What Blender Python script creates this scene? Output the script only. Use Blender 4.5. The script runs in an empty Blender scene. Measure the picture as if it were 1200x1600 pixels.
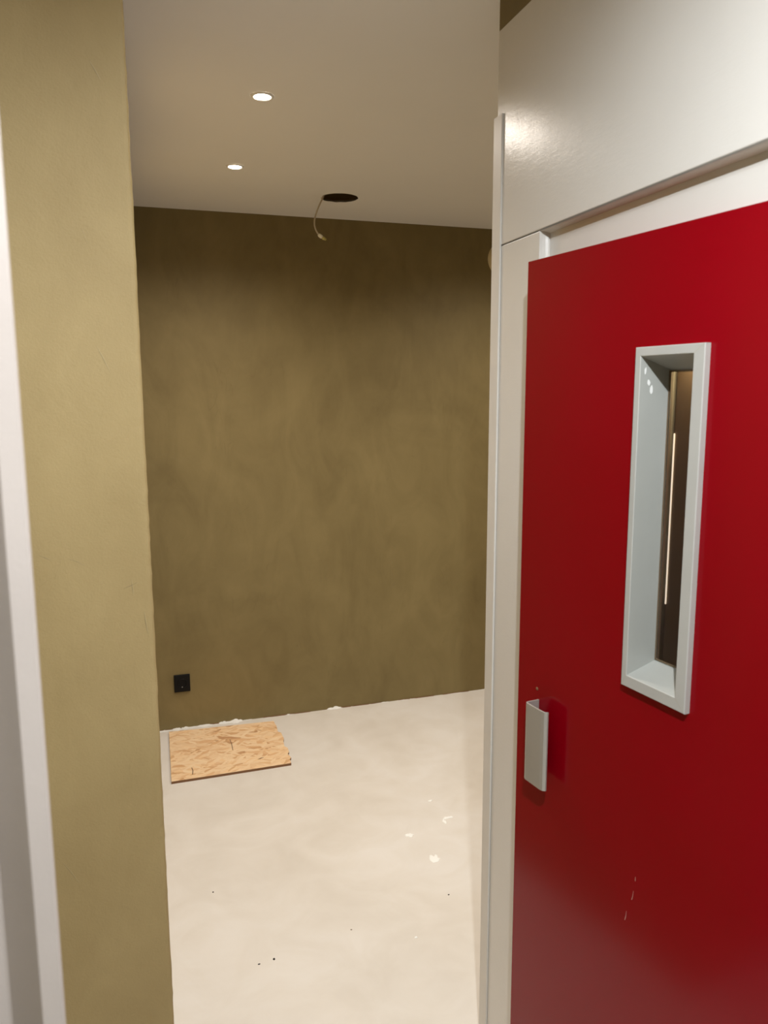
import bpy, bmesh, math, random
from mathutils import Vector, Matrix

# ------------------------------------------------------------------ camera, world, exposure
S = bpy.context.scene
C = bpy.context.collection
S.view_settings.view_transform = 'Standard'
S.view_settings.look = 'None'
S.view_settings.gamma = 1
S.view_settings.use_curve_mapping = False
S.view_settings.exposure = 0.0

cd = bpy.data.cameras.new('camera')
cam = bpy.data.objects.new('camera', cd); C.objects.link(cam)
cd.sensor_fit = 'VERTICAL'; cd.sensor_height = 36.0; cd.sensor_width = 27.0
cd.lens = 36.0 * 1221.6 / 1600.0
cd.clip_start = 0.02
cd.dof.use_dof = True; cd.dof.focus_distance = 2.3; cd.dof.aperture_fstop = 8.0
r_ = Vector((0.9525, -0.3045, -0.0036)); d_ = Vector((-0.0498, -0.1442, -0.9883)); f_ = Vector((0.3004, 0.9415, -0.1525))
cam.matrix_world = Matrix(((r_.x, -d_.x, -f_.x, 0), (r_.y, -d_.y, -f_.y, 0), (r_.z, -d_.z, -f_.z, 1.66), (0, 0, 0, 1)))
S.camera = cam

w = bpy.data.worlds.new('world'); S.world = w; w.use_nodes = True
w.node_tree.nodes['Background'].inputs[0].default_value = (0.9, 0.92, 1.0, 1)
w.node_tree.nodes['Background'].inputs[1].default_value = 0.02

CEIL = 2.483
WARM = (1.0, 0.91, 0.82)
COOL = (0.91, 0.96, 1.0)
# ceiling spots: (x, y, power, colour, cone degrees); those past the frame light the parts in view
INNER = [(0.393, 2.345), (0.406, 3.068)]
HIDDEN = [(1.80, 2.345), (1.80, 3.068)]
LOBBY = [(0.12, 0.04, 140.0, 'out of sight overhead'), (0.27, 0.80, 7.0, 'out of sight beside the red door')]
P_INNER = 54.0; P_HIDDEN = 54.0
LAMP_GLOW = 60.0

# ------------------------------------------------------------------ helpers
def nodes(name):
    m = bpy.data.materials.new(name); m.use_nodes = True
    nt = m.node_tree; b = nt.nodes['Principled BSDF']
    return m, nt, b

def mk(nt, t, **kw):
    n = nt.nodes.new(t)
    for k, v in kw.items(): setattr(n, k, v)
    return n

def coords(nt, scale=(1, 1, 1), rot=(0, 0, 0)):
    tc = mk(nt, 'ShaderNodeTexCoord'); mp = mk(nt, 'ShaderNodeMapping')
    mp.inputs['Scale'].default_value = scale; mp.inputs['Rotation'].default_value = rot
    nt.links.new(tc.outputs['Object'], mp.inputs['Vector'])
    return mp.outputs['Vector']

def noise(nt, vec, scale, detail=4, rough=0.55, dist=0.0):
    n = mk(nt, 'ShaderNodeTexNoise')
    n.inputs['Scale'].default_value = scale; n.inputs['Detail'].default_value = detail
    n.inputs['Roughness'].default_value = rough; n.inputs['Distortion'].default_value = dist
    nt.links.new(vec, n.inputs['Vector'])
    return n.outputs['Fac']

def ramp(nt, fac, stops):
    r = mk(nt, 'ShaderNodeValToRGB')
    while len(r.color_ramp.elements) < len(stops): r.color_ramp.elements.new(0.5)
    for e, (p, c) in zip(r.color_ramp.elements, stops):
        e.position = p; e.color = (*c, 1) if len(c) == 3 else c
    nt.links.new(fac, r.inputs['Fac'])
    return r.outputs['Color']

def bump(nt, b, fac, strength, dist, prev=None):
    n = mk(nt, 'ShaderNodeBump')
    n.inputs['Strength'].default_value = strength; n.inputs['Distance'].default_value = dist
    nt.links.new(fac, n.inputs['Height'])
    if prev is not None: nt.links.new(prev, n.inputs['Normal'])
    nt.links.new(n.outputs['Normal'], b.inputs['Normal'])
    return n.outputs['Normal']

def mathn(nt, op, a, v=None, b=None):
    n = mk(nt, 'ShaderNodeMath', operation=op)
    nt.links.new(a, n.inputs[0])
    if b is not None: nt.links.new(b, n.inputs[1])
    elif v is not None: n.inputs[1].default_value = v
    return n.outputs[0]

def mixc(nt, fac, a, b):
    n = mk(nt, 'ShaderNodeMix', data_type='RGBA')
    if hasattr(fac, 'links'): nt.links.new(fac, n.inputs[0])
    else: n.inputs[0].default_value = fac
    for src, i in ((a, 6), (b, 7)):
        if hasattr(src, 'links'): nt.links.new(src, n.inputs[i])
        else: n.inputs[i].default_value = (*src, 1)
    return n.outputs[2]

def simple(name, col, rough=0.5, metal=0.0, var=0.04, bscale=60, bstr=0.1, spec=0.5):
    m, nt, b = nodes(name)
    v = coords(nt)
    f = noise(nt, v, 9.0, 4)
    lo = tuple(c * (1 - var) for c in col); hi = tuple(min(1, c * (1 + var)) for c in col)
    nt.links.new(ramp(nt, f, [(0.3, lo), (0.7, hi)]), b.inputs['Base Color'])
    b.inputs['Roughness'].default_value = rough; b.inputs['Metallic'].default_value = metal
    b.inputs['Specular IOR Level'].default_value = spec
    if bstr: bump(nt, b, noise(nt, v, bscale, 3), bstr, 0.001)
    return m

def emitter(name, col, strength):
    m, nt, b = nodes(name)
    b.inputs['Base Color'].default_value = (*col, 1)
    b.inputs['Emission Color'].default_value = (*col, 1)
    b.inputs['Emission Strength'].default_value = strength
    return m

# ------------------------------------------------------------------ materials
def olive_plaster(name, lo, hi, coarse, grain):
    m, nt, b = nodes(name)
    v = coords(nt)
    big = noise(nt, v, 1.6, 6, 0.6, 0.6)
    vs = coords(nt, (1.0, 1.0, 0.45), (0.2, 0.5, 0.1))
    mid = noise(nt, vs, 6.0, 5, 0.6, 1.2)
    s = mathn(nt, 'ADD', mathn(nt, 'MULTIPLY', big, 0.6), b=mathn(nt, 'MULTIPLY', mid, 0.4))
    nt.links.new(ramp(nt, s, [(0.36, lo), (0.62, hi)]), b.inputs['Base Color'])
    b.inputs['Roughness'].default_value = 0.62
    b.inputs['Specular IOR Level'].default_value = 0.35
    n1 = bump(nt, b, noise(nt, v, 7.0, 5, 0.6, 0.8), coarse, 0.006)
    n2 = bump(nt, b, noise(nt, v, 260, 3, 0.6), grain, 0.0012, n1)
    # trowel scratches: thin ridges of stretched, warped noise
    sv = coords(nt, (9.0, 9.0, 2.6), (0.0, 0.45, 0.0))
    sc = noise(nt, sv, 2.4, 2, 0.4, 0.8)
    ridge = mathn(nt, 'LESS_THAN', mathn(nt, 'ABSOLUTE', mathn(nt, 'SUBTRACT', sc, 0.5)), 0.0035)
    mask = mathn(nt, 'GREATER_THAN', noise(nt, v, 6.0, 2), 0.60)
    bump(nt, b, mathn(nt, 'MULTIPLY', ridge, b=mask), 0.8, 0.0016, n2)
    return m

M = {}
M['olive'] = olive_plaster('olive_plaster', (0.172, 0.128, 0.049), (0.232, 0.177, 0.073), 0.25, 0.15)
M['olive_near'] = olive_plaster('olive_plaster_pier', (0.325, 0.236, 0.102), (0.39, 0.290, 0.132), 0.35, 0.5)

def ceiling_mat():
    m, nt, b = nodes('ceiling_paint')
    v = coords(nt)
    nt.links.new(ramp(nt, noise(nt, v, 2.0, 4), [(0.3, (0.84, 0.83, 0.81)), (0.7, (0.86, 0.85, 0.83))]), b.inputs['Base Color'])
    b.inputs['Roughness'].default_value = 0.8
    bump(nt, b, noise(nt, v, 180, 3), 0.12, 0.001)
    return m
M['ceiling'] = ceiling_mat()

def floor_mat():
    m, nt, b = nodes('cream_screed')
    v = coords(nt)
    big = noise(nt, v, 1.3, 5, 0.55, 0.9)
    mid = noise(nt, v, 5.0, 6, 0.6, 1.5)
    s = mathn(nt, 'ADD', mathn(nt, 'MULTIPLY', big, 0.65), b=mathn(nt, 'MULTIPLY', mid, 0.35))
    base = ramp(nt, s, [(0.36, (0.66, 0.61, 0.535)), (0.5, (0.71, 0.665, 0.595)), (0.64, (0.75, 0.715, 0.66))])
    # small dark specks
    vo = mk(nt, 'ShaderNodeTexVoronoi'); vo.inputs['Scale'].default_value = 11.0
    nt.links.new(v, vo.inputs['Vector'])
    sp = mathn(nt, 'LESS_THAN', vo.outputs['Distance'], 0.035)
    keep = mathn(nt, 'GREATER_THAN', noise(nt, v, 3.1, 2), 0.56)
    base = mixc(nt, mathn(nt, 'MULTIPLY', sp, b=keep), base, (0.25, 0.20, 0.14))
    nt.links.new(base, b.inputs['Base Color'])
    nt.links.new(ramp(nt, mid, [(0.3, (0.42,) * 3), (0.7, (0.62,) * 3)]), b.inputs['Roughness'])
    n1 = bump(nt, b, noise(nt, v, 4.0, 5, 0.6, 1.0), 0.12, 0.01)
    bump(nt, b, noise(nt, v, 120, 3), 0.10, 0.001, n1)
    return m
M['floor'] = floor_mat()

def panel_mat():
    m, nt, b = nodes('brushed_white_gloss_paint')
    v = coords(nt)
    nt.links.new(ramp(nt, noise(nt, v, 3.0, 4), [(0.3, (0.70, 0.675, 0.63)), (0.7, (0.73, 0.705, 0.66))]), b.inputs['Base Color'])
    b.inputs['Roughness'].default_value = 0.26
    n1 = bump(nt, b, noise(nt, v, 14, 4, 0.6, 0.5), 0.10, 0.004)
    br = coords(nt, (1, 3.0, 16.0), (0.9, 0, 0))
    n2 = bump(nt, b, noise(nt, br, 9.0, 5, 0.65, 0.6), 0.13, 0.0015, n1)
    bump(nt, b, noise(nt, v, 420, 2), 0.12, 0.0006, n2)
    return m
M['panel'] = panel_mat()
M['strip'] = simple('cream_strip_paint', (0.70, 0.67, 0.62), 0.4, bstr=0.05)
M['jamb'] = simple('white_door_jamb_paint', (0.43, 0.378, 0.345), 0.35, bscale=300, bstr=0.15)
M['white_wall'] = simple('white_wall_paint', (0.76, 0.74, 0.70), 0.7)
M['plaster'] = simple('dry_white_filler', (0.80, 0.78, 0.73), 0.85, bscale=90, bstr=0.6)

def red_mat():
    m, nt, b = nodes('deep_red_enamel')
    v = coords(nt)
    f = noise(nt, v, 2.0, 4)
    base = ramp(nt, f, [(0.3, (0.235, 0.0, 0.004)), (0.7, (0.255, 0.0, 0.006))])
    # a few tiny chips where the pale primer shows
    vo = mk(nt, 'ShaderNodeTexVoronoi'); vo.inputs['Scale'].default_value = 16.0
    nt.links.new(v, vo.inputs['Vector'])
    sp = mathn(nt, 'LESS_THAN', vo.outputs['Distance'], 0.022)
    keep = mathn(nt, 'GREATER_THAN', noise(nt, v, 5.0, 2), 0.62)
    base = mixc(nt, mathn(nt, 'MULTIPLY', sp, b=keep), base, (0.5, 0.16, 0.12))
    nt.links.new(base, b.inputs['Base Color'])
    b.inputs['Roughness'].default_value = 0.17
    b.inputs['Specular IOR Level'].default_value = 0.21
    bump(nt, b, noise(nt, v, 12, 3), 0.05, 0.002)
    return m
M['red'] = red_mat()
M['chip'] = simple('pale_primer_scratch', (0.62, 0.35, 0.30), 0.7, bstr=0)
M['frame'] = simple('grey_white_frame_paint', (0.46, 0.455, 0.425), 0.35, bstr=0.05)
M['liner'] = simple('grey_liner_paint', (0.40, 0.405, 0.375), 0.3, bstr=0.05)
M['handle'] = simple('satin_aluminium', (0.46, 0.44, 0.40), 0.30, metal=0.4, bscale=250, bstr=0.05)
M['steel'] = simple('dark_bronze_steel', (0.19, 0.13, 0.075), 0.35, metal=0.3, bscale=200, bstr=0.1)
M['black'] = simple('black_gap', (0.006, 0.005, 0.005), 0.6, bstr=0)
M['cream_edge'] = simple('cream_jamb_edge', (0.55, 0.50, 0.36), 0.5, bstr=0)
M['black_plastic'] = simple('black_plastic', (0.003, 0.003, 0.003), 0.5, bstr=0, spec=0.2)
M['dark_void'] = simple('dark_ceiling_void', (0.55, 0.42, 0.25), 0.95, bscale=40, bstr=0.8)
M['cable'] = simple('grey_cable_sheath', (0.46, 0.40, 0.30), 0.5, bstr=0)
M['connector'] = simple('pale_connector_block', (0.75, 0.70, 0.55), 0.4, bstr=0)
M['clear_tip'] = simple('yellowish_wire_clip', (0.42, 0.36, 0.10), 0.3, bstr=0)
M['trim_white'] = simple('white_lamp_ring', (0.8, 0.78, 0.74), 0.4, bstr=0)
M['cream_disc'] = simple('cream_painted_disc', (0.66, 0.56, 0.34), 0.6)
M['dark_chip'] = simple('dark_grit', (0.02, 0.016, 0.012), 0.9, bstr=0)
M['lamp_warm'] = emitter('warm_lamp_lens', (1.0, 0.90, 0.75), LAMP_GLOW)
M['lamp_cool'] = emitter('cool_lamp_lens', (0.95, 0.97, 1.0), LAMP_GLOW)
M['led'] = emitter('pale_light_line', (1.0, 0.85, 0.66), 0.75)  # weak glow imitating the reflection of a light strip

def glass_mat():
    m, nt, b = nodes('door_window_glass')
    b.inputs['Base Color'].default_value = (0.97, 0.98, 0.97, 1)
    b.inputs['Roughness'].default_value = 0.02
    b.inputs['Transmission Weight'].default_value = 1.0
    b.inputs['IOR'].default_value = 1.15
    return m
M['glass'] = glass_mat()

def osb_mat():
    m, nt, b = nodes('strand_board')
    cols = [(0.0, (0.44, 0.20, 0.075)), (0.12, (0.70, 0.40, 0.19)), (0.35, (0.80, 0.55, 0.32)), (0.65, (0.88, 0.66, 0.42)), (0.92, (0.84, 0.56, 0.30)), (1.0, (0.55, 0.28, 0.11))]
    tc = mk(nt, 'ShaderNodeTexCoord'); wn = mk(nt, 'ShaderNodeTexNoise'); wn.inputs['Scale'].default_value = 7.0
    nt.links.new(tc.outputs['Object'], wn.inputs['Vector'])
    wv = mk(nt, 'ShaderNodeVectorMath', operation='MULTIPLY_ADD'); wv.inputs[1].default_value = (0.06, 0.06, 0.0)
    nt.links.new(wn.outputs['Color'], wv.inputs[0]); nt.links.new(tc.outputs['Object'], wv.inputs[2])
    layers = []
    for ang, sc in ((0.12, 1.0), (-0.65, 1.3), (0.8, 1.2), (-0.25, 0.8)):
        mp = mk(nt, 'ShaderNodeMapping', vector_type='TEXTURE'); mp.inputs['Scale'].default_value = (1 / (15 * sc), 1 / (60 * sc), 1); mp.inputs['Rotation'].default_value = (0, 0, ang)
        nt.links.new(wv.outputs[0], mp.inputs['Vector'])
        vo = mk(nt, 'ShaderNodeTexVoronoi', voronoi_dimensions='2D'); vo.inputs['Scale'].default_value = 1.0
        nt.links.new(mp.outputs[0], vo.inputs['Vector'])
        sep = mk(nt, 'ShaderNodeSeparateColor'); nt.links.new(vo.outputs['Color'], sep.inputs[0])
        layers.append((ramp(nt, sep.outputs[0], cols), sep.outputs[1]))
    c = mixc(nt, mathn(nt, 'GREATER_THAN', layers[3][1], 0.5), layers[0][0], layers[3][0])
    c = mixc(nt, mathn(nt, 'GREATER_THAN', layers[1][1], 0.66), c, layers[1][0])
    c = mixc(nt, mathn(nt, 'GREATER_THAN', layers[2][1], 0.74), c, layers[2][0])
    g = noise(nt, coords(nt, (20, 160, 20), (0, 0, 0.3)), 1.0, 4, 0.7)
    c = mixc(nt, 0.22, c, ramp(nt, g, [(0.3, (0.62, 0.38, 0.18)), (0.55, (0.84, 0.62, 0.38)), (0.8, (0.90, 0.72, 0.50))]))
    nt.links.new(c, b.inputs['Base Color'])
    b.inputs['Roughness'].default_value = 0.6
    bump(nt, b, g, 0.3, 0.001)
    return m
M['osb'] = osb_mat()
M['osb_edge'] = simple('strand_board_cut_edge', (0.20, 0.10, 0.045), 0.9, bscale=120, bstr=0.6)
M['pencil'] = simple('pencil_mark', (0.16, 0.08, 0.04), 0.8, bstr=0)

# ------------------------------------------------------------------ mesh building
def obj(name, bm, mat, parent=None, smooth=False):
    me = bpy.data.meshes.new(name)
    bmesh.ops.recalc_face_normals(bm, faces=bm.faces[:])
    bm.to_mesh(me); bm.free()
    if smooth:
        for p in me.polygons: p.use_smooth = True
    for mm in (mat if isinstance(mat, (list, tuple)) else [mat]): me.materials.append(mm)
    o = bpy.data.objects.new(name, me); C.objects.link(o)
    if parent: o.parent = parent
    return o

def empty(name, loc=(0, 0, 0), rz=0.0):
    o = bpy.data.objects.new(name, None); C.objects.link(o)
    o.location = loc; o.rotation_euler = (0, 0, rz); o.empty_display_size = 0.1
    return o

def tag(o, label, cat=None, group=None, kind=None):
    o['label'] = label
    if cat: o['category'] = cat
    if group: o['group'] = group
    if kind: o['kind'] = kind
    return o

def structure(o, label):
    o['kind'] = 'structure'; o['label'] = label
    return o

def add_box(bm, a, b, bev=0.0):
    x0, y0, z0 = a; x1, y1, z1 = b
    vs = [bm.verts.new(p) for p in ((x0, y0, z0), (x1, y0, z0), (x1, y1, z0), (x0, y1, z0), (x0, y0, z1), (x1, y0, z1), (x1, y1, z1), (x0, y1, z1))]
    fs = [bm.faces.new([vs[i] for i in q]) for q in ((0, 3, 2, 1), (4, 5, 6, 7), (0, 1, 5, 4), (1, 2, 6, 5), (2, 3, 7, 6), (3, 0, 4, 7))]
    if bev:
        es = list({e for f in fs for e in f.edges})
        bmesh.ops.bevel(bm, geom=es, offset=bev, segments=2, affect='EDGES', profile=0.5)
    return vs

def box(a, b, bev=0.0):
    bm = bmesh.new(); add_box(bm, a, b, bev); return bm

def prism(pts, z0, z1, bm=None, mi_side=None):
    """extrude a plan polygon from z0 to z1"""
    bm = bm or bmesh.new()
    lo = [bm.verts.new((x, y, z0)) for x, y in pts]; hi = [bm.verts.new((x, y, z1)) for x, y in pts]
    bm.faces.new(lo[::-1]); bm.faces.new(hi)
    n = len(pts)
    for i in range(n):
        f = bm.faces.new((lo[i], lo[(i + 1) % n], hi[(i + 1) % n], hi[i]))
        if mi_side is not None: f.material_index = mi_side
    return bm

def extrude_along(profile, path_fn, ts):
    """profile: list of (u, v); path_fn(t) -> function mapping (u, v) to a point"""
    bm = bmesh.new(); rings = []
    for t in ts:
        fn = path_fn(t); rings.append([bm.verts.new(fn(u, v)) for u, v in profile])
    n = len(profile)
    for a, b in zip(rings, rings[1:]):
        for i in range(n): bm.faces.new((a[i], a[(i + 1) % n], b[(i + 1) % n], b[i]))
    bm.faces.new(rings[0][::-1]); bm.faces.new(rings[-1])
    return bm

def tube(pts, rad, seg=10):
    bm = bmesh.new(); rings = []
    pts = [Vector(p) for p in pts]
    for i, p in enumerate(pts):
        t = (pts[min(i + 1, len(pts) - 1)] - pts[max(i - 1, 0)]).normalized()
        up = Vector((0, 1, 0)); u = t.cross(up).normalized(); v = t.cross(u).normalized()
        r = rad[i] if isinstance(rad, list) else rad
        rings.append([bm.verts.new(p + (u * math.cos(a) + v * math.sin(a)) * r) for a in [2 * math.pi * k / seg for k in range(seg)]])
    for a, b in zip(rings, rings[1:]):
        for i in range(seg): bm.faces.new((a[i], a[(i + 1) % seg], b[(i + 1) % seg], b[i]))
    bm.faces.new(rings[0][::-1]); bm.faces.new(rings[-1])
    return bm

def spline(ctrl, n=8):
    P = [Vector(c) for c in ctrl]; P = [P[0] * 2 - P[1]] + P + [P[-1] * 2 - P[-2]]
    out = []
    for i in range(1, len(P) - 2):
        for k in range(n):
            t = k / n
            out.append(0.5 * ((2 * P[i]) + (-P[i - 1] + P[i + 1]) * t + (2 * P[i - 1] - 5 * P[i] + 4 * P[i + 1] - P[i + 2]) * t * t + (-P[i - 1] + 3 * P[i] - 3 * P[i + 1] + P[i + 2]) * t ** 3))
    out.append(P[-2]); return out

def lathe(profile, seg=32):
    """profile (r, z) revolved about z"""
    bm = bmesh.new(); rings = []
    for r, z in profile:
        if r < 1e-6: rings.append([bm.verts.new((0, 0, z))])
        else: rings.append([bm.verts.new((r * math.cos(2 * math.pi * k / seg), r * math.sin(2 * math.pi * k / seg), z)) for k in range(seg)])
    for a, b in zip(rings, rings[1:]):
        for i in range(seg):
            j = (i + 1) % seg
            if len(a) == 1 and len(b) == 1: continue
            if len(a) == 1: bm.faces.new((a[0], b[i], b[j]))
            elif len(b) == 1: bm.faces.new((a[i], a[j], b[0]))
            else: bm.faces.new((a[i], a[j], b[j], b[i]))
    return bm

rnd = random.Random(7)

# ------------------------------------------------------------------ the setting
XP = 0.78          # plane of the white lift front
YC = 1.631         # its far corner
YF = 3.83          # far olive wall
YP = 1.41          # front face of the olive pier
XE = 0.0185        # its right edge

structure(obj('floor', box((-1.1, -1.9, -0.12), (2.9, 4.0, 0.0)), M['floor']), 'cream screed floor with dried plaster spots')

def ceiling():
    bm = bmesh.new(); T = 0.014; cx, cy, rr = 0.895, 3.42, 0.080; h = 0.2
    X0, X1, Y0, Y1 = -1.1, 2.9, -1.9, 4.0
    N = 48
    def ring(z, jit):
        out = []
        for k in range(N):
            a = 2 * math.pi * k / N
            r = rr * (1 + jit[k]); out.append(bm.verts.new((cx + r * math.cos(a), cy + r * math.sin(a), z)))
        return out
    jit = [rnd.uniform(-0.02, 0.02) for _ in range(N)]
    for k in (9, 10, 13, 14, 23, 24): jit[k] -= 0.07
    lo = ring(CEIL, jit); hi = ring(CEIL + T, [j + 0.35 for j in jit])
    def sq(z):
        out = []
        for k in range(N):
            a = 2 * math.pi * k / N; c, s = math.cos(a), math.sin(a); m = max(abs(c), abs(s))
            out.append(bm.verts.new((cx + h * c / m, cy + h * s / m, z)))
        return out
    ql = sq(CEIL); qh = sq(CEIL + T)
    for k in range(N):
        j = (k + 1) % N
        bm.faces.new((lo[k], lo[j], ql[j], ql[k])); bm.faces.new((hi[k], hi[j], qh[j], qh[k])); bm.faces.new((lo[k], lo[j], hi[j], hi[k]))
    for z in (CEIL, CEIL + T):
        for a, b in (((X0, Y0), (X1, cy - h)), ((X0, cy + h), (X1, Y1)), ((X0, cy - h), (cx - h, cy + h)), ((cx + h, cy - h), (X1, cy + h))):
            bm.faces.new([bm.verts.new(p) for p in ((a[0], a[1], z), (b[0], a[1], z), (b[0], b[1], z), (a[0], b[1], z))])
    bmesh.ops.remove_doubles(bm, verts=bm.verts[:], dist=1e-5)
    o = obj('ceiling', bm, M['ceiling'])
    v = bmesh.new(); add_box(v, (0.70, 3.22, CEIL + 0.0142), (1.09, 3.62, CEIL + 0.20))
    f = [f for f in v.faces if abs(f.calc_center_median().z - (CEIL + 0.0142)) < 1e-4]
    bmesh.ops.delete(v, geom=f, context='FACES')
    obj('hole_cavity', v, M['dark_void'], o)['label'] = 'dark void seen through the cut round hole'
    structure(o, 'pale flat ceiling with a cut round lamp hole')
    return o
ceiling()

def wavy_prism(pts, jit_idx, amp, z0, z1, nz):
    """a wall whose listed plan corner wanders slightly along its height"""
    bm = bmesh.new(); rings = []
    for k in range(nz + 1):
        z = z0 + (z1 - z0) * k / nz
        dx = rnd.uniform(-amp, amp); dy = rnd.uniform(-amp, amp)
        rings.append([bm.verts.new((x + (dx if i in jit_idx else 0), y + (dy if i in jit_idx else 0), z)) for i, (x, y) in enumerate(pts)])
    n = len(pts)
    for a, b in zip(rings, rings[1:]):
        for i in range(n): bm.faces.new((a[i], a[(i + 1) % n], b[(i + 1) % n], b[i]))
    bm.faces.new(rings[0][::-1]); bm.faces.new(rings[-1])
    return bm

c = 0.003
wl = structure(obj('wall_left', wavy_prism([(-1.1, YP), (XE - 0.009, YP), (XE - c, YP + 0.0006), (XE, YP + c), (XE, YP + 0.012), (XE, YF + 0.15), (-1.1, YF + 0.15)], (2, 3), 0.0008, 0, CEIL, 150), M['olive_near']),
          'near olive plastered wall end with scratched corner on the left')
M['groove'] = simple('scratched_plaster', (0.21, 0.155, 0.068), 0.7, bstr=0)  # scratch groove, its shade painted in as darker olive
M['burr'] = simple('scratched_plaster_burr', (0.46, 0.36, 0.18), 0.6, bstr=0)  # raised scratch edge, its lit side painted in as lighter olive
SC = [([(-0.0163, 1.3358), (-0.0150, 1.318), (-0.0145, 1.3068)], 0.0005), ([(-0.0299, 1.3196), (-0.018, 1.3240), (-0.0059, 1.3292)], 0.0005),
      ([(-0.1648, 1.3894), (-0.152, 1.383), (-0.1436, 1.378)], 0.0005), ([(-0.1182, 1.3796), (-0.104, 1.374), (-0.0914, 1.3654)], 0.0004),
      ([(-0.0519, 1.7370), (-0.0429, 1.7182), (-0.0321, 1.6930)], 0.0005), ([(-0.0366, 2.1779), (-0.0297, 2.1654), (-0.0227, 2.1529)], 0.0006),
      ([(-0.1595, 0.8236), (-0.1479, 0.8037), (-0.1342, 0.7781)], 0.0005), ([(0.0023, 1.2762), (0.0040, 1.255), (0.0069, 1.2345)], 0.0007),
      ([(-0.0629, 1.9220), (-0.0564, 1.9004)], 0.0004)]
for pts, wd in SC:
    for off, mt, yy in ((0.0, 'groove', YP - 0.0003), (0.0007, 'burr', YP - 0.0002)):
        bm = bmesh.new(); L = []; R = []
        for i, (x, z) in enumerate(pts):
            a = Vector(pts[max(i - 1, 0)]); b = Vector(pts[min(i + 1, len(pts) - 1)]); t = (b - a).normalized(); nx, nz = -t.y, t.x
            k = wd * (1.0 if 0 < i < len(pts) - 1 else 0.35)
            L.append(bm.verts.new((x + off + nx * k, yy, z + nz * k))); R.append(bm.verts.new((x + off - nx * k, yy, z - nz * k)))
        for i in range(len(pts) - 1): bm.faces.new((L[i], L[i + 1], R[i + 1], R[i]))
        obj('scratch', bm, M[mt], wl)
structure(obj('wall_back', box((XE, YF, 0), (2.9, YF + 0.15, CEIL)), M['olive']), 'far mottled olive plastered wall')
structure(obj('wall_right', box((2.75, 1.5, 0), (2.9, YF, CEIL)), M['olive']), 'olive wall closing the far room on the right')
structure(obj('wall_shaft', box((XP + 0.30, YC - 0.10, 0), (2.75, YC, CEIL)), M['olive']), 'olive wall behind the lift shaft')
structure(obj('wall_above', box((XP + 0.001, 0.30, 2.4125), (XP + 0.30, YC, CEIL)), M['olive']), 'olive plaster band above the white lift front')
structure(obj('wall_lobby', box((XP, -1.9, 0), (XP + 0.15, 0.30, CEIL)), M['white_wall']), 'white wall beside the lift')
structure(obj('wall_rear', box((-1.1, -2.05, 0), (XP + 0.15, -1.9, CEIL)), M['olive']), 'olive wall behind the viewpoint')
structure(obj('wall_side', box((-1.25, -1.9, 0), (-1.1, YP, CEIL)), M['olive']), 'olive side wall of the lift lobby')

# white door jamb close to the camera on the left (moulded profile in plan)
jp = [(-0.0640, 0.520), (-0.0618, 0.502), (-0.0628, 0.500), (-0.0750, 0.500), (-0.0765, 0.5015), (-0.0975, 0.5250), (-0.0995, 0.5255), (-0.115, 0.5255), (-0.130, 0.5255), (-0.130, 0.60), (-0.0950, 0.60)]
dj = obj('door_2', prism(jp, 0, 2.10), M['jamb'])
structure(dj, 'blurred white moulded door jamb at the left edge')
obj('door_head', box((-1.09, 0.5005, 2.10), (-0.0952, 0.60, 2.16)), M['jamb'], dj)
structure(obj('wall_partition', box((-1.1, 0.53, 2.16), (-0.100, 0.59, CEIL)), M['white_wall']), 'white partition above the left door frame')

# ragged white filler along the foot of the far wall
def filler():
    bm = bmesh.new(); x = 0.03
    while x < 2.7:
        L = rnd.uniform(0.03, 0.12); hgt = rnd.choice([0.002, 0.003, 0.004, 0.009]) * rnd.uniform(0.5, 1.3)
        dep = rnd.uniform(0.004, 0.012)
        if x < 0.42: hgt *= 1.2; dep += 0.012
        elif rnd.random() < 0.42: x += L; continue
        n = 9; top = []; bot = []; mid = []
        for k in range(n):
            t = k / (n - 1); e = math.sin(math.pi * t) ** 0.5 if 0 < t < 1 else 0.0
            if x < 0.42: e = max(e, 0.45)
            hh = max(0.001, hgt * e * rnd.uniform(0.6, 1.2)); dd = max(0.001, dep * e * rnd.uniform(0.7, 1.2))
            xx = x + L * t
            top.append(bm.verts.new((xx, YF - 0.0005, hh))); mid.append(bm.verts.new((xx, YF - 0.003 - dd * 0.3, hh * 0.45))); bot.append(bm.verts.new((xx, YF - 0.003 - dd, 0.0006)))
        for k in range(n - 1):
            bm.faces.new((top[k], top[k + 1], mid[k + 1], mid[k])); bm.faces.new((mid[k], mid[k + 1], bot[k + 1], bot[k]))
        x += L * rnd.uniform(0.85, 1.0)
    o = obj('trim_1', bm, M['plaster'], smooth=True)
    structure(o, 'ragged white filler along the foot of the far wall')
filler()

# dark joint between wall and floor, in broken lengths
def joint():
    bm = bmesh.new(); x = 0.03
    while x < 2.7:
        L = rnd.uniform(0.03, 0.16)
        if rnd.random() < 0.6: add_box(bm, (x, YF - 0.0035, 0.0002), (x + L, YF - 0.0002, rnd.uniform(0.002, 0.004)))
        x += L * 1.1
    structure(obj('trim_2', bm, M['osb_edge']), 'broken dark joint line between far wall and floor')
joint()

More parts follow.
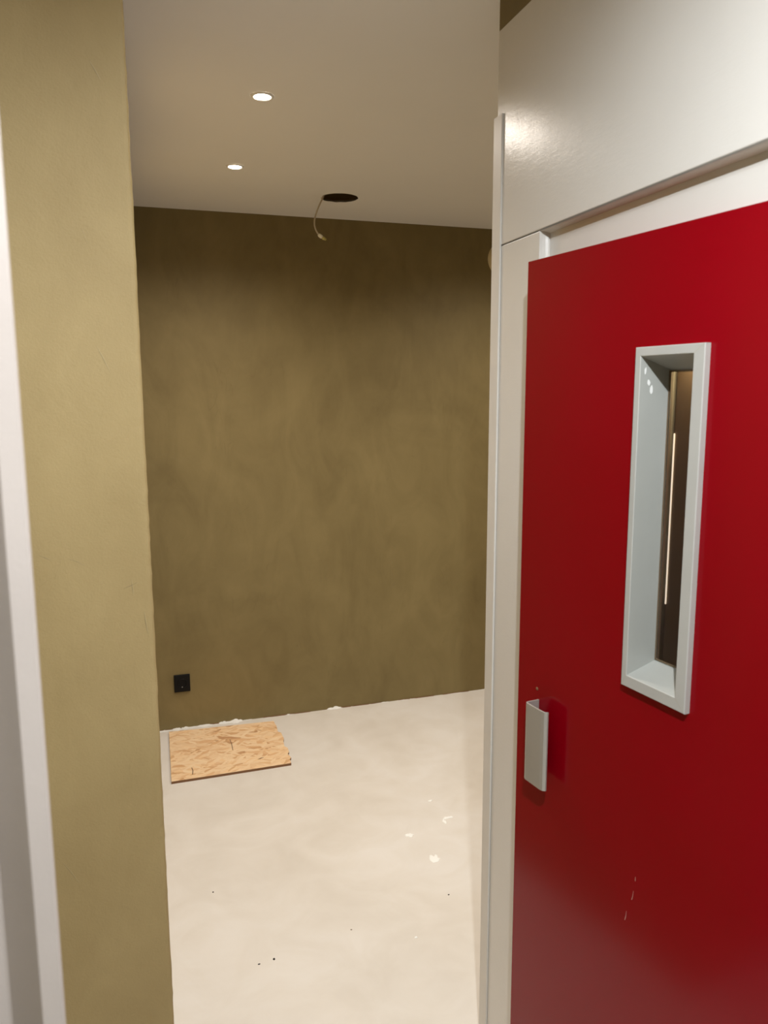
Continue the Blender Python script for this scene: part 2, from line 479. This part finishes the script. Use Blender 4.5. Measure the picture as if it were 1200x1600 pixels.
# ------------------------------------------------------------------ white lift front (frame)
Y0 = 0.30
YJ = 1.432; ZS = 1.972       # jamb line and head line
BX, BY, BZ = 0.020, 0.006, 0.004
ZT = 2.412
fr = empty('trim_3', (0, 0, 0))
structure(fr, 'white painted front surrounding the red lift door')
obj('upper_panel', box((XP, Y0, ZS + 0.0015), (XP + 0.04, YC, ZT), 0.0015), M['panel'], fr)
obj('side_panel', box((XP + 0.0004, YJ, 0), (XP + 0.04, YC, ZS - 0.0015), 0.0015), M['panel'], fr)
obj('backing', box((XP + 0.045, YJ - 0.06, 0), (XP + 0.08, YC, ZT)), M['panel'], fr)
# head cove and jamb cove, mitred
def cove():
    bm = bmesh.new()
    prof = []
    N = 6
    for k in range(N + 1):
        t = k / N * math.pi / 2
        prof.append((BX * math.sin(t), 1 - math.cos(t)))      # depth, 0..1 drop
    prof = [(0.0, 0.0), (BX * 0.3, 0.12), (BX * 0.6, 0.45), (BX * 0.85, 0.85), (BX, 1.0)]
    A = [];B = [];D = []
    for dx, u in prof:
        A.append(bm.verts.new((XP + dx, Y0, ZS - 0.0015 - BZ * u)))
        B.append(bm.verts.new((XP + dx, YJ - BY * u, ZS - 0.0015 - BZ * u)))
        D.append(bm.verts.new((XP + dx, YJ - BY * u, 0)))
    for k in range(len(prof) - 1):
        bm.faces.new((A[k], A[k + 1], B[k + 1], B[k])); bm.faces.new((B[k], B[k + 1], D[k + 1], D[k]))
    # solid closing strip behind it
    obj('opening_moulding', bm, M['panel'], fr)
cove()
YO = 1.392; ZO = 1.903
def inner_flat():
    bm = bmesh.new()
    x0, x1 = XP + BX, XP + 0.04
    add_box(bm, (x0, Y0, ZO), (x0 + 0.012, YJ - BY + 0.012, ZS - 0.0005))
    add_box(bm, (x0, YO, 0), (x1, YJ - BY + 0.012, ZO))
    add_box(bm, (x0, Y0, 0), (x1, 0.655, ZO))
    obj('inner_frame', bm, M['panel'], fr)
    obj('door_stop', box((0.866, Y0, 1.880), (0.885, YO + 0.01, 1.96)), M['panel'], fr)
inner_flat()

# narrow cover strip on the corner
st = empty('trim_4', (XP, 1.61, 0))
structure(st, 'narrow cream cover strip on the corner of the lift front')
bm = prism([(-0.0045, 0.029), (-0.0045, -0.0085), (-0.0038, -0.0095), (-0.0003, -0.0095), (-0.0003, 0.030), (-0.0038, 0.030)], 0.001, 2.240)
obj('cover_strip', bm, M['strip'], st)

# ------------------------------------------------------------------ lift car seen through the window
cab = empty('elevator_cabin', (1.0, 1.0, 0.0))
tag(cab, 'dark bronze lift cabin front seen through the narrow door window', 'elevator cabin')
def cb(name, a, b, m): return obj(name, box((a[0] - 1, a[1] - 1, a[2]), (b[0] - 1, b[1] - 1, b[2])), m, cab)
cb('front_panel', (0.97, 0.55, 0.02), (0.99, 1.2385, 2.15), M['steel'])
cb('side_return', (0.975, 1.2565, 0.02), (1.02, 1.32, 2.15), M['cream_edge'])
cb('gap', (1.0, 1.2, 0.02), (1.015, 1.27, 2.15), M['black'])  # black box standing in for the darkness of the shaft void
cb('light_line', (0.9675, 1.2368, 1.25), (0.9765, 1.2384, 1.58), M['led'])  # reflected light line built as a glowing strip
cb('ceiling_plate', (0.90, 0.55, 2.16), (1.5, 1.45, 2.19), M['black'])
ld = bpy.data.lights.new('cabin_lamp', 'SPOT'); ld.energy = 3.2; ld.color = (1.0, 0.80, 0.52); ld.spot_size = math.radians(150); ld.spot_blend = 1; ld.shadow_soft_size = 0.03  # unseen lamp added to grade the bronze panel from gold to dark
lo = bpy.data.objects.new('cabin_lamp', ld); C.objects.link(lo); lo.parent = cab; lo.location = (-0.050, 0.17, 1.765); lo.rotation_euler = (0, math.radians(-12), 0)

# ------------------------------------------------------------------ red lift door (local: s along the leaf from free edge, n outward)
DD = -0.1248
# local frame: origin at the free edge foot, -Y local runs towards the hinge, -X local faces the viewer
door = empty('door_1', (0.725, 1.372, 0), -DD)
structure(door, 'red lift door standing slightly ajar with a narrow window and a bow handle')
W = 0.70; ZD = 1.90; TH = 0.045
# window hole in the leaf
WS0, WS1, WZ0, WZ1 = 0.316, 0.434, 1.186, 1.718
def leaf():
    bm = bmesh.new(); zb = 0.012
    ys = [0, -WS0, -WS1, -W]; zs = [zb, WZ0, WZ1, ZD]
    for x in (0, TH):
        g = [[bm.verts.new((x, y, z)) for z in zs] for y in ys]
        for i in range(3):
            for j in range(3):
                if i == 1 and j == 1: continue
                bm.faces.new((g[i][j], g[i + 1][j], g[i + 1][j + 1], g[i][j + 1]))
    def q(pts): bm.faces.new([bm.verts.new(p) for p in pts])
    q([(0, 0, zb), (TH, 0, zb), (TH, 0, ZD), (0, 0, ZD)]); q([(0, -W, zb), (TH, -W, zb), (TH, -W, ZD), (0, -W, ZD)])
    q([(0, 0, ZD), (TH, 0, ZD), (TH, -W, ZD), (0, -W, ZD)]); q([(0, 0, zb), (TH, 0, zb), (TH, -W, zb), (0, -W, zb)])
    for z in (WZ0, WZ1): q([(0, -WS0, z), (TH, -WS0, z), (TH, -WS1, z), (0, -WS1, z)])
    for y in (-WS0, -WS1): q([(0, y, WZ0), (TH, y, WZ0), (TH, y, WZ1), (0, y, WZ1)])
    bmesh.ops.remove_doubles(bm, verts=bm.verts[:], dist=1e-5)
    return obj('door_leaf', bm, M['red'], door)
leaf()
obj('edge_strip', box((0.0012, 0.0002, 0.012), (TH - 0.001, 0.0014, ZD - 0.001)), M['strip'], door)['label'] = 'pale strip on the free edge of the door'

# window frame: mitred outer ring and splayed liner
FO = (0.308, 0.4460, 1.1765, 1.7262)       # outer s0, s1, z0, z1
FI = (0.3202, 0.4255, 1.1965, 1.7120)      # front inner
FB = (0.3250, 0.4190, 1.2170, 1.6908)      # back of the liner
wf = empty('window_frame', (0, 0, 0)); wf.parent = door
def rect(R, x): return [(x, -R[0], R[2]), (x, -R[1], R[2]), (x, -R[1], R[3]), (x, -R[0], R[3])]
def ringfaces(loops, gaps=None):
    bm = bmesh.new(); vs = [[bm.verts.new(p) for p in L] for L in loops]
    for a, b in zip(vs, vs[1:]):
        for i in range(4): bm.faces.new((a[i], a[(i + 1) % 4], b[(i + 1) % 4], b[i]))
    return bm
def rr_(R, d): return (R[0] + d, R[1] - d, R[2] + d, R[3] - d)
o = ringfaces([rect(rr_(FO, 0.0), 0.0), rect(FO, -0.0095), rect(rr_(FO, 0.0012), -0.011), rect(rr_(FI, -0.001), -0.011), rect(FI, -0.0100)])
obj('moulding', o, M['frame'], wf)
# mitre joints: thin dark lines across the corners
bm = bmesh.new()
for (s0, z0), (s1, z1) in (((FO[1], FO[3]), (FI[1], FI[3])), ((FO[1], FO[2]), (FI[1], FI[2])), ((FO[0], FO[2]), (FI[0], FI[2]))):
    dvec = Vector((0, -(s1 - s0), z1 - z0)); nn = Vector((0, dvec.z, -dvec.y)).normalized() * 0.00025
    a = Vector((-0.01115, -s0, z0)) + dvec * 0.08; b = a + dvec * 0.9
    bm.faces.new([bm.verts.new(p) for p in (a - nn, b - nn, b + nn, a + nn)])
obj('mitre_joint', bm, M['cable'], wf)
o = ringfaces([rect(FI, -0.0100), rect(FB, 0.050), rect(rr_(FB, -0.010), 0.050), rect(rr_(FI, -0.012), 0.002)])
obj('liner', o, M['liner'], wf)
gl = ringfaces([rect(rr_(FB, 0.0006), 0.045), rect(rr_(FB, 0.0006), 0.049)])
gl.faces.new([v for v in gl.verts[:4]]); gl.faces.new([v for v in gl.verts[4:8]])
obj('glass_pane', gl, M['glass'], wf)
# glazing bead with rounded corner, dark gasket line around the glass
b_ = ringfaces([rect(FB, 0.0440), rect(rr_(FB, 0.0025), 0.0440), rect(rr_(FB, 0.0025), 0.0452), rect(FB, 0.0452)])
obj('gasket', b_, M['steel'], wf)['label'] = 'dark gasket around the glass'
# chips and scratches on the frame
def blob(pts, x, th, name, mat, parent):
    bm = bmesh.new(); a = [bm.verts.new((x, -s, z)) for s, z in pts]; b = [bm.verts.new((x - th, -s + 0.0, z)) for s, z in pts]
    bm.faces.new(a); bm.faces.new(b[::-1]); n = len(pts)
    for i in range(n): bm.faces.new((a[i], a[(i + 1) % n], b[(i + 1) % n], b[i]))
    return obj(name, bm, mat, parent)
M['chip_white'] = simple('white_chip', (0.85, 0.85, 0.82), 0.4, bstr=0)
bm = bmesh.new()   # chip on the liner's far side face
for (u, z, ru, rz) in ((0.016, 1.672, 0.0035, 0.006), (0.022, 1.661, 0.0040, 0.009), (0.009, 1.690, 0.002, 0.008)):
    vs = []
    for k in range(9):
        a = 2 * math.pi * k / 9; r = rnd.uniform(0.6, 1.1); uu = u + ru * r * math.cos(a)
        s = FI[0] + (FB[0] - FI[0]) * (uu / 0.06) + 0.0004
        vs.append(bm.verts.new((-0.010 + uu, -s, z + rz * r * math.sin(a))))
    bm.faces.new(vs)
obj('paint_chip', bm, M['chip_white'], wf)

# bow handle: plan profile bent from sheet, standing off the leaf
hx = [(-0.0005, -0.0690), (-0.0260, -0.0690), (-0.0300, -0.0705), (-0.0320, -0.0750), (-0.0310, -0.1200), (-0.0295, -0.1280), (-0.0250, -0.1320), (-0.0215, -0.1315),
      (-0.0225, -0.1300), (-0.0262, -0.1265), (-0.0275, -0.1190), (-0.0285, -0.0770), (-0.0270, -0.0738), (-0.0240, -0.0725), (-0.0005, -0.0725)]
bm = prism(hx, 0.902, 1.0605)
hd = obj('handle', bm, M['handle'], door); hd['label'] = 'satin metal bow handle'
m_ = hd.modifiers.new('bevel', 'BEVEL'); m_.width = 0.0006; m_.segments = 2; m_.limit_method = 'ANGLE'
bm = lathe([(0, 0.0016), (0.0022, 0.0016), (0.0030, 0.0008), (0.0034, 0.0)], 14)
sc = obj('screw_cap', bm, M['osb_edge'], door); sc.rotation_euler = (0, -math.pi / 2, 0); sc.location = (0.0, -0.0640, 1.0800)

# scratches on the lower leaf
def scratch(pts, wd, name='scratch'):
    bm = bmesh.new(); L = []; R = []
    for i, (s, z) in enumerate(pts):
        k = wd * (0.4 + 0.6 * i / (len(pts) - 1)); L.append(bm.verts.new((-0.0003, -(s - k), z))); R.append(bm.verts.new((-0.0003, -(s + k), z)))
    for i in range(len(pts) - 1): bm.faces.new((L[i], L[i + 1], R[i + 1], R[i]))
    obj(name, bm, M['chip'], door)
SCR = [((0.352, 0.850), (0.352, 0.842)), ((0.349, 0.822), (0.348, 0.812), (0.346, 0.804)), ((0.335, 0.776), (0.334, 0.765), (0.332, 0.757))]
for s_ in SCR: scratch(s_, 0.0007)

# ------------------------------------------------------------------ ceiling lamps
def spot_light(x, y, power, col, parent=None, z=CEIL - 0.012, size=153, blend=1.0):
    l = bpy.data.lights.new('lamp_light', 'SPOT'); l.energy = power; l.color = col
    l.spot_size = math.radians(size); l.spot_blend = blend; l.shadow_soft_size = 0.022
    ob = bpy.data.objects.new('lamp_light', l); C.objects.link(ob)
    ob.location = (x, y, z)
    if parent: ob.parent = parent; ob.location = (0, 0, -0.012)
    return ob
def downlight(x, y, label, power, col, lens, size=153, blend=1.0):
    t = empty('recessed_spotlight', (x, y, CEIL))
    tag(t, label, 'ceiling light', 'recessed spots in the ceiling')
    obj('ring', lathe([(0.0235, -0.0008), (0.0245, -0.0038), (0.0285, -0.0042), (0.0325, -0.0022), (0.0335, -0.0002)], 40), M['trim_white'], t, True)
    obj('lens', lathe([(0, -0.0040), (0.012, -0.0036), (0.0232, -0.0012)], 40), lens, t, True)
    spot_light(x, y, power, col, t, size=size, blend=blend)
    return t
downlight(*INNER[0], 'small round lit recessed ceiling spot, nearer of the two and larger in view', P_INNER * 0.95, WARM, M['lamp_warm'], 161, 1.0)
downlight(*INNER[1], 'small round lit recessed ceiling spot, farther of the two and close to the olive wall', P_INNER, WARM, M['lamp_warm'])
for x, y in HIDDEN: downlight(x, y, 'recessed spot hidden behind the lift front, ' + ('nearer the far wall' if y > 3 else 'nearer the lift'), P_HIDDEN, WARM, M['lamp_warm'])
for x, y, p_, where in LOBBY: downlight(x, y, 'recessed spot in the lobby ceiling, ' + where, p_, COOL, M['lamp_cool'], 175, 0.55)

# ------------------------------------------------------------------ cable from the ceiling hole
cb_ = empty('hanging_cable', (0.815, 3.405, CEIL))
tag(cb_, 'thin grey electric cable hanging from the round ceiling hole', 'cable')
O = Vector((0.815, 3.405, CEIL))
ctrl = [(0.90, 3.44, 2.53), (0.855, 3.42, 2.515), (0.826, 3.405, 2.490), (0.812, 3.400, 2.464), (0.793, 3.400, 2.424), (0.779, 3.400, 2.378), (0.783, 3.400, 2.344), (0.799, 3.400, 2.319)]
obj('sheath', tube([p - O for p in spline(ctrl, 8)], 0.0034), M['cable'], cb_, True)
obj('connector', tube([Vector(p) - O for p in ((0.795, 3.40, 2.323), (0.799, 3.40, 2.320), (0.807, 3.40, 2.315), (0.812, 3.40, 2.312))], [0.005, 0.0075, 0.0085, 0.006], 12), M['connector'], cb_, True)
obj('wire_clip', tube([Vector(p) - O for p in ((0.811, 3.40, 2.3125), (0.818, 3.40, 2.3085), (0.829, 3.40, 2.303))], [0.006, 0.0075, 0.004], 10), M['clear_tip'], cb_, True)

# ------------------------------------------------------------------ black power socket
so = empty('power_socket', (0.1685, YF, 0.2365))
tag(so, 'square black power socket on the olive wall above the strand board', 'socket')
fp = bmesh.new(); add_box(fp, (-0.0385, -0.010, -0.0440), (0.0385, 0, 0.0440), 0.0025)
obj('cover_frame', fp, M['black_plastic'], so)
ins = lathe([(0.0245, 0.0), (0.0235, 0.0025), (0.0205, 0.0030), (0.0200, -0.004), (0.0, -0.004)], 32)
io = obj('socket_well', ins, M['black_plastic'], so, True); io.rotation_euler = (math.pi / 2, 0, 0); io.location = (0, -0.0102, 0)
for dx in (-0.0095, 0.0095):
    pn = obj('contact', lathe([(0.0, 0.0), (0.0024, 0.0), (0.0026, -0.0006)], 12), M['steel'], so); pn.rotation_euler = (math.pi / 2, 0, 0); pn.location = (dx, -0.0068, 0)
pn = obj('earth_clip', box((-0.002, -0.012, -0.0205), (0.002, -0.0055, -0.0165)), M['handle'], so)

# ------------------------------------------------------------------ strand board on the floor
ob_ = empty('strand_board', (0.35, 3.52, 0.0))
tag(ob_, 'rectangular piece of orange-tan strand board lying on the cream floor', 'board')
edge = [(0.081, 3.262), (0.25, 3.264), (0.45, 3.268), (0.602, 3.271), (0.603, 3.31), (0.612, 3.325), (0.604, 3.365), (0.614, 3.385), (0.615, 3.43), (0.604, 3.445),
        (0.609, 3.50), (0.617, 3.53), (0.616, 3.60), (0.603, 3.615), (0.608, 3.68), (0.604, 3.748), (0.45, 3.757), (0.25, 3.769), (0.094, 3.781), (0.089, 3.60), (0.086, 3.45)]
bm = prism([(x - 0.35, y - 3.52) for x, y in edge], 0.0005, 0.0115, mi_side=1)
obj('panel', bm, [M['osb'], M['osb_edge']], ob_)
def mark(name, pts, wd, z=0.0118):
    bm = bmesh.new(); L = []; R = []
    for x, y in pts: L.append(bm.verts.new((x - wd - 0.35, y - 3.52, z))); R.append(bm.verts.new((x + wd - 0.35, y - 3.52, z)))
    for i in range(len(pts) - 1): bm.faces.new((L[i], L[i + 1], R[i + 1], R[i]))
    return obj(name, bm, M['pencil'], ob_)
mark('saw_cut', [(0.368, 3.60), (0.370, 3.55), (0.368, 3.48)], 0.0015)['label'] = 'short dark saw cut in the middle'
mark('dark_flake', [(0.468, 3.352), (0.478, 3.358), (0.49, 3.365)], 0.006)
mark('crack', [(0.172, 3.30), (0.176, 3.335), (0.173, 3.365)], 0.0018)

# ------------------------------------------------------------------ cream round cap on the far wall, half hidden by the lift front
rc = empty('wall_cap', (2.005, YF, 2.335))
tag(rc, 'cream round domed cap on the far wall beside the cover strip, mostly hidden', 'wall cap')
dm = obj('dome', lathe([(0.215, 0.0), (0.212, 0.010), (0.195, 0.030), (0.15, 0.048), (0.08, 0.058), (0, 0.060)], 64), M['cream_disc'], rc, True)
dm.rotation_euler = (math.pi / 2, 0, 0); dm.scale = (1.0, 0.62, 1.0)

# ------------------------------------------------------------------ plaster splashes and grit on the floor
def splash(x, y, rx, ry, label, hollow=False, name='plaster_splash'):
    bm = bmesh.new(); n = 18; ri = []; to = []
    for k in range(n):
        a = 2 * math.pi * k / n; r = rnd.uniform(0.55, 1.15)
        ri.append(bm.verts.new((rx * r * math.cos(a), ry * r * math.sin(a), 0.0003)))
        to.append(bm.verts.new((rx * r * 0.8 * math.cos(a), ry * r * 0.8 * math.sin(a), 0.0018)))
    for k in range(n): bm.faces.new((ri[k], ri[(k + 1) % n], to[(k + 1) % n], to[k]))
    bm.faces.new(to); bm.faces.new(ri[::-1])
    o = obj(name, bm, M['plaster_w']); o.location = (x, y, 0)
    tag(o, label, 'plaster splash', 'dried plaster splashes on the floor')
M['plaster_w'] = simple('dried_white_plaster', (0.90, 0.90, 0.86), 0.8, bscale=120, bstr=0.5)
splash(0.955, 2.405, 0.021, 0.030, 'largest white dried plaster splash on the cream floor, nearest the camera')
splash(0.918, 2.580, 0.018, 0.014, 'small flat white plaster splash left of the others on the floor')
splash(1.105, 2.648, 0.024, 0.009, 'thin streaky white plaster splash close to the cover strip')
splash(1.080, 2.625, 0.007, 0.020, 'short upright dash of white plaster below the thin streaky one')
splash(1.085, 2.790, 0.010, 0.007, 'faint tiny white plaster splash farthest from the camera')
splash(0.750, 2.045, 0.006, 0.005, 'tiny white plaster dot alone low on the floor')
def grit(x, y, rx, ry, label):
    bm = bmesh.new(); bmesh.ops.create_icosphere(bm, subdivisions=1, radius=1.0)
    for v in bm.verts: v.co = Vector((v.co.x * rx * rnd.uniform(.8, 1.2), v.co.y * ry * rnd.uniform(.8, 1.2), max(v.co.z, -0.3) * 0.002 + 0.0006))
    o = obj('grit_crumb', bm, M['dark_chip']); o.location = (x, y, 0)
    tag(o, label, 'crumb', 'dark crumbs on the floor')
grit(0.3195, 2.087, 0.0040, 0.0045, 'black crumb on the lower floor, rounder of the close pair')
grit(0.2740, 2.080, 0.0045, 0.0022, 'flat black crumb just left of the rounder one')
grit(0.178, 2.462, 0.0028, 0.003, 'tiny brown crumb at left of the floor, above the close pair')
grit(0.925, 2.205, 0.0035, 0.002, 'tiny dark crumb near the cover strip at right')
